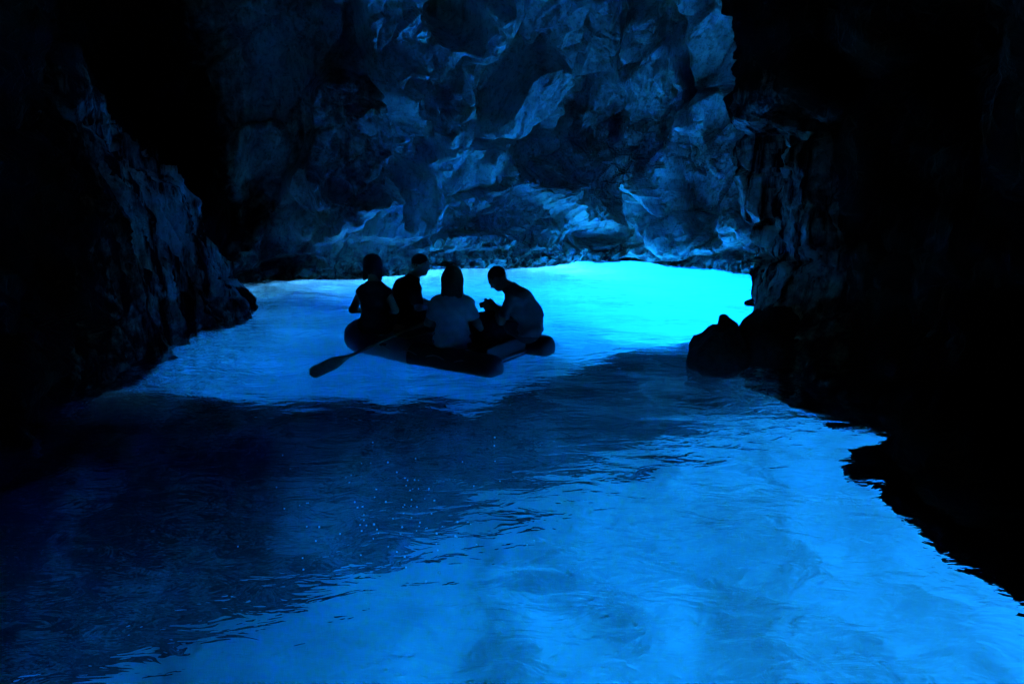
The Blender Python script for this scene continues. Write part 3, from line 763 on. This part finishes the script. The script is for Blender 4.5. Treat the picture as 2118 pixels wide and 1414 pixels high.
J['el'] = {-1: v3(-.26, .25, .24), 1: v3(.25, .25, .24)}; J['wr'] = {-1: v3(-.095, .37, .31), 1: v3(.095, .37, .31)}
J['hd'] = {-1: v3(.05, .75, .6), 1: v3(-.05, .75, .6)}; J['hn'] = {-1: v3(1, 0, .1), 1: v3(-1, 0, .1)}; J['curl'] = 48
J['kn'] = {m: v3(.12*m, .40, .25) for m in (-1, 1)}; J['an'] = {m: v3(.11*m, .46, -.06) for m in (-1, 1)}; J['toe'] = {m: v3(.12*m, .60, -.10) for m in (-1, 1)}; J['h'] = 1.06
LD = raft_w(.90, .38, .19); RD = R(80)
make_person('hunched short-haired person on the stern looking down at a camera in both hands', LD, RD, J, M['skin'],
            [('t_shirt', M['cloth_grey'], shirt(.7, .04)), ('shorts', M['cloth_black'], shorts(.85)), ('hair', M['hair_dark'], hair('short'))])
q = Matrix.Translation(LD) @ Matrix.Rotation(RD, 4, 'Z') @ Matrix.Scale(1.12, 4) @ Vector((0, .455, .37))
kam = thing('photo_camera', 'small black camera held in the hands of the hunched person', 'camera', q, RD)
kam.rotation_euler = (R(-20), 0, RD)
box('camera_body', (-.065, -.022, -.042), (.065, .022, .042), M['black_plastic'], kam)
box('viewfinder', (-.02, -.02, .040), (.02, .02, .062), M['black_plastic'], kam)
ln = sweep('lens', [(0, .02, 0), (0, .05, .0005), (0, .085, .001)], .032, M['black_plastic'], kam, 24)

# ------------------------------------------------------------------ bag on the floor of the dinghy
F = Field((-.3, -.3, -.05), (.3, .3, .55), .009)
for z_, r_ in ((.10, .15), (.22, .165), (.33, .14), (.40, .09)):
    F.cap((-.06, 0, z_), (.06, .01, z_), r_, k=.08)
F.cap((-.05, .15, .10), (.05, .15, .16), .06, k=.03); F.cut((0, 0, -1), (0, 0, 0))
X_, Y_, Z_ = np.meshgrid(*F.ax, indexing='ij', sparse=True); F.f = F.f+.006*np.sin(Z_*47+X_*20)*np.sin(X_*33+Y_*12)
V, Fc = F.mesh()
bag = thing('bag', 'dark rounded bag standing in front of the hunched person', 'bag', raft_w(.56, .02, .05), R(30))
mesh_np('pouch', V, Fc, M['cloth_black'], bag)
sweep('carry_strap', [(-.07, 0, .43), (-.05, 0, .485), (0, 0, .51), (.05, 0, .485), (.07, 0, .43)], .011, M['cloth_navy'], bag, 8)

# ------------------------------------------------------------------ paddle
def at_depth(px, py, y):
    d = px_dir(px, py); t = y/d[1]; return np.array([d[0]*t, y, CAM_H+d[2]*t])
g0, g1 = at_depth(878, 665, 7.75), at_depth(640, 774, 6.98)
ax = unit(g1-g0); L = np.linalg.norm(g1-g0)
pd = thing('paddle', 'long wooden paddle resting across the near tube, blade over the water', 'paddle', tuple(g0))
sweep('shaft', [ax*L*t for t in np.linspace(0, .74, 12)], .017, M['wood'], pd, 12)
sd3 = unit(np.cross(ax, v3(0, 0, 1))); up = np.cross(sd3, ax); tw = unit(sd3*.35+up*.94); th_ = np.cross(ax, tw)
ring = []
for i, t in enumerate(np.linspace(0, 1, 22)):
    wv = .017+.050*smooth(0, .45, t); wv = wv*(math.sqrt(max(0, 1-((t-.86)/.14)**2)) if t > .86 else 1)+1e-4
    c = ax*L*(.66+.34*t); tk = .014*(1-.6*t)
    ring.append([c+tw*wv*math.cos(a)+th_*tk*math.sin(a) for a in np.linspace(0, 2*math.pi, 16, endpoint=False)])
V = np.array(ring).reshape(-1, 3); Fc = []
for i in range(21):
    for j in range(16): Fc.append((i*16+j, i*16+(j+1) % 16, i*16+16+(j+1) % 16, i*16+16+j))
mesh_np('blade', V, Fc, M['wood'], pd)

# ------------------------------------------------------------------ spray: drops thrown up over the dark band
dr = np.random.default_rng(11); Vd, Fd = [], []
ico = [(0, 0, 1), (.894, 0, .447), (.276, .851, .447), (-.724, .526, .447), (-.724, -.526, .447), (.276, -.851, .447), (.724, .526, -.447), (-.276, .851, -.447), (-.894, 0, -.447), (-.276, -.851, -.447), (.724, -.526, -.447), (0, 0, -1)]
icf = [(0, 1, 2), (0, 2, 3), (0, 3, 4), (0, 4, 5), (0, 5, 1), (1, 6, 2), (2, 7, 3), (3, 8, 4), (4, 9, 5), (5, 10, 1), (2, 6, 7), (3, 7, 8), (4, 8, 9), (5, 9, 10), (1, 10, 6), (6, 11, 7), (7, 11, 8), (8, 11, 9), (9, 11, 10), (10, 11, 6)]
for k in range(95):
    px_, py_ = dr.normal(800, 110), dr.normal(1060, 75)
    if k % 9 == 0: px_, py_ = dr.uniform(560, 1330), dr.uniform(900, 1150)
    x_, y_ = px_water(px_, py_); z_ = .004+abs(dr.normal(0, .03)); r_ = dr.uniform(.0035, .0085)
    n0 = len(Vd); Vd += [(x_+a*r_, y_+b*r_, z_+c*r_) for a, b, c in ico]; Fd += [tuple(n0+q for q in f) for f in icf]
m, n, out = new_mat('foam_white'); bs = n.nodes.new('ShaderNodeBsdfPrincipled'); n.links.new(bs.outputs[0], out.inputs[0])
bs.inputs['Base Color'].default_value = (.85, .86, .87, 1); bs.inputs['Roughness'].default_value = .25
tn = noise(n, n.nodes.new('ShaderNodeTexCoord').outputs['Object'], 30); rr_ = ramp(n, tn.outputs[0], [(.3, (.75, .77, .78)), (.7, (.88, .89, .9))]); n.links.new(rr_.outputs[0], bs.inputs['Base Color'])
o = mesh_np('spray', Vd, Fd, m); o['kind'] = 'stuff'; o['label'] = 'tiny bright water drops scattered over the dark band of water'; o['category'] = 'spray'
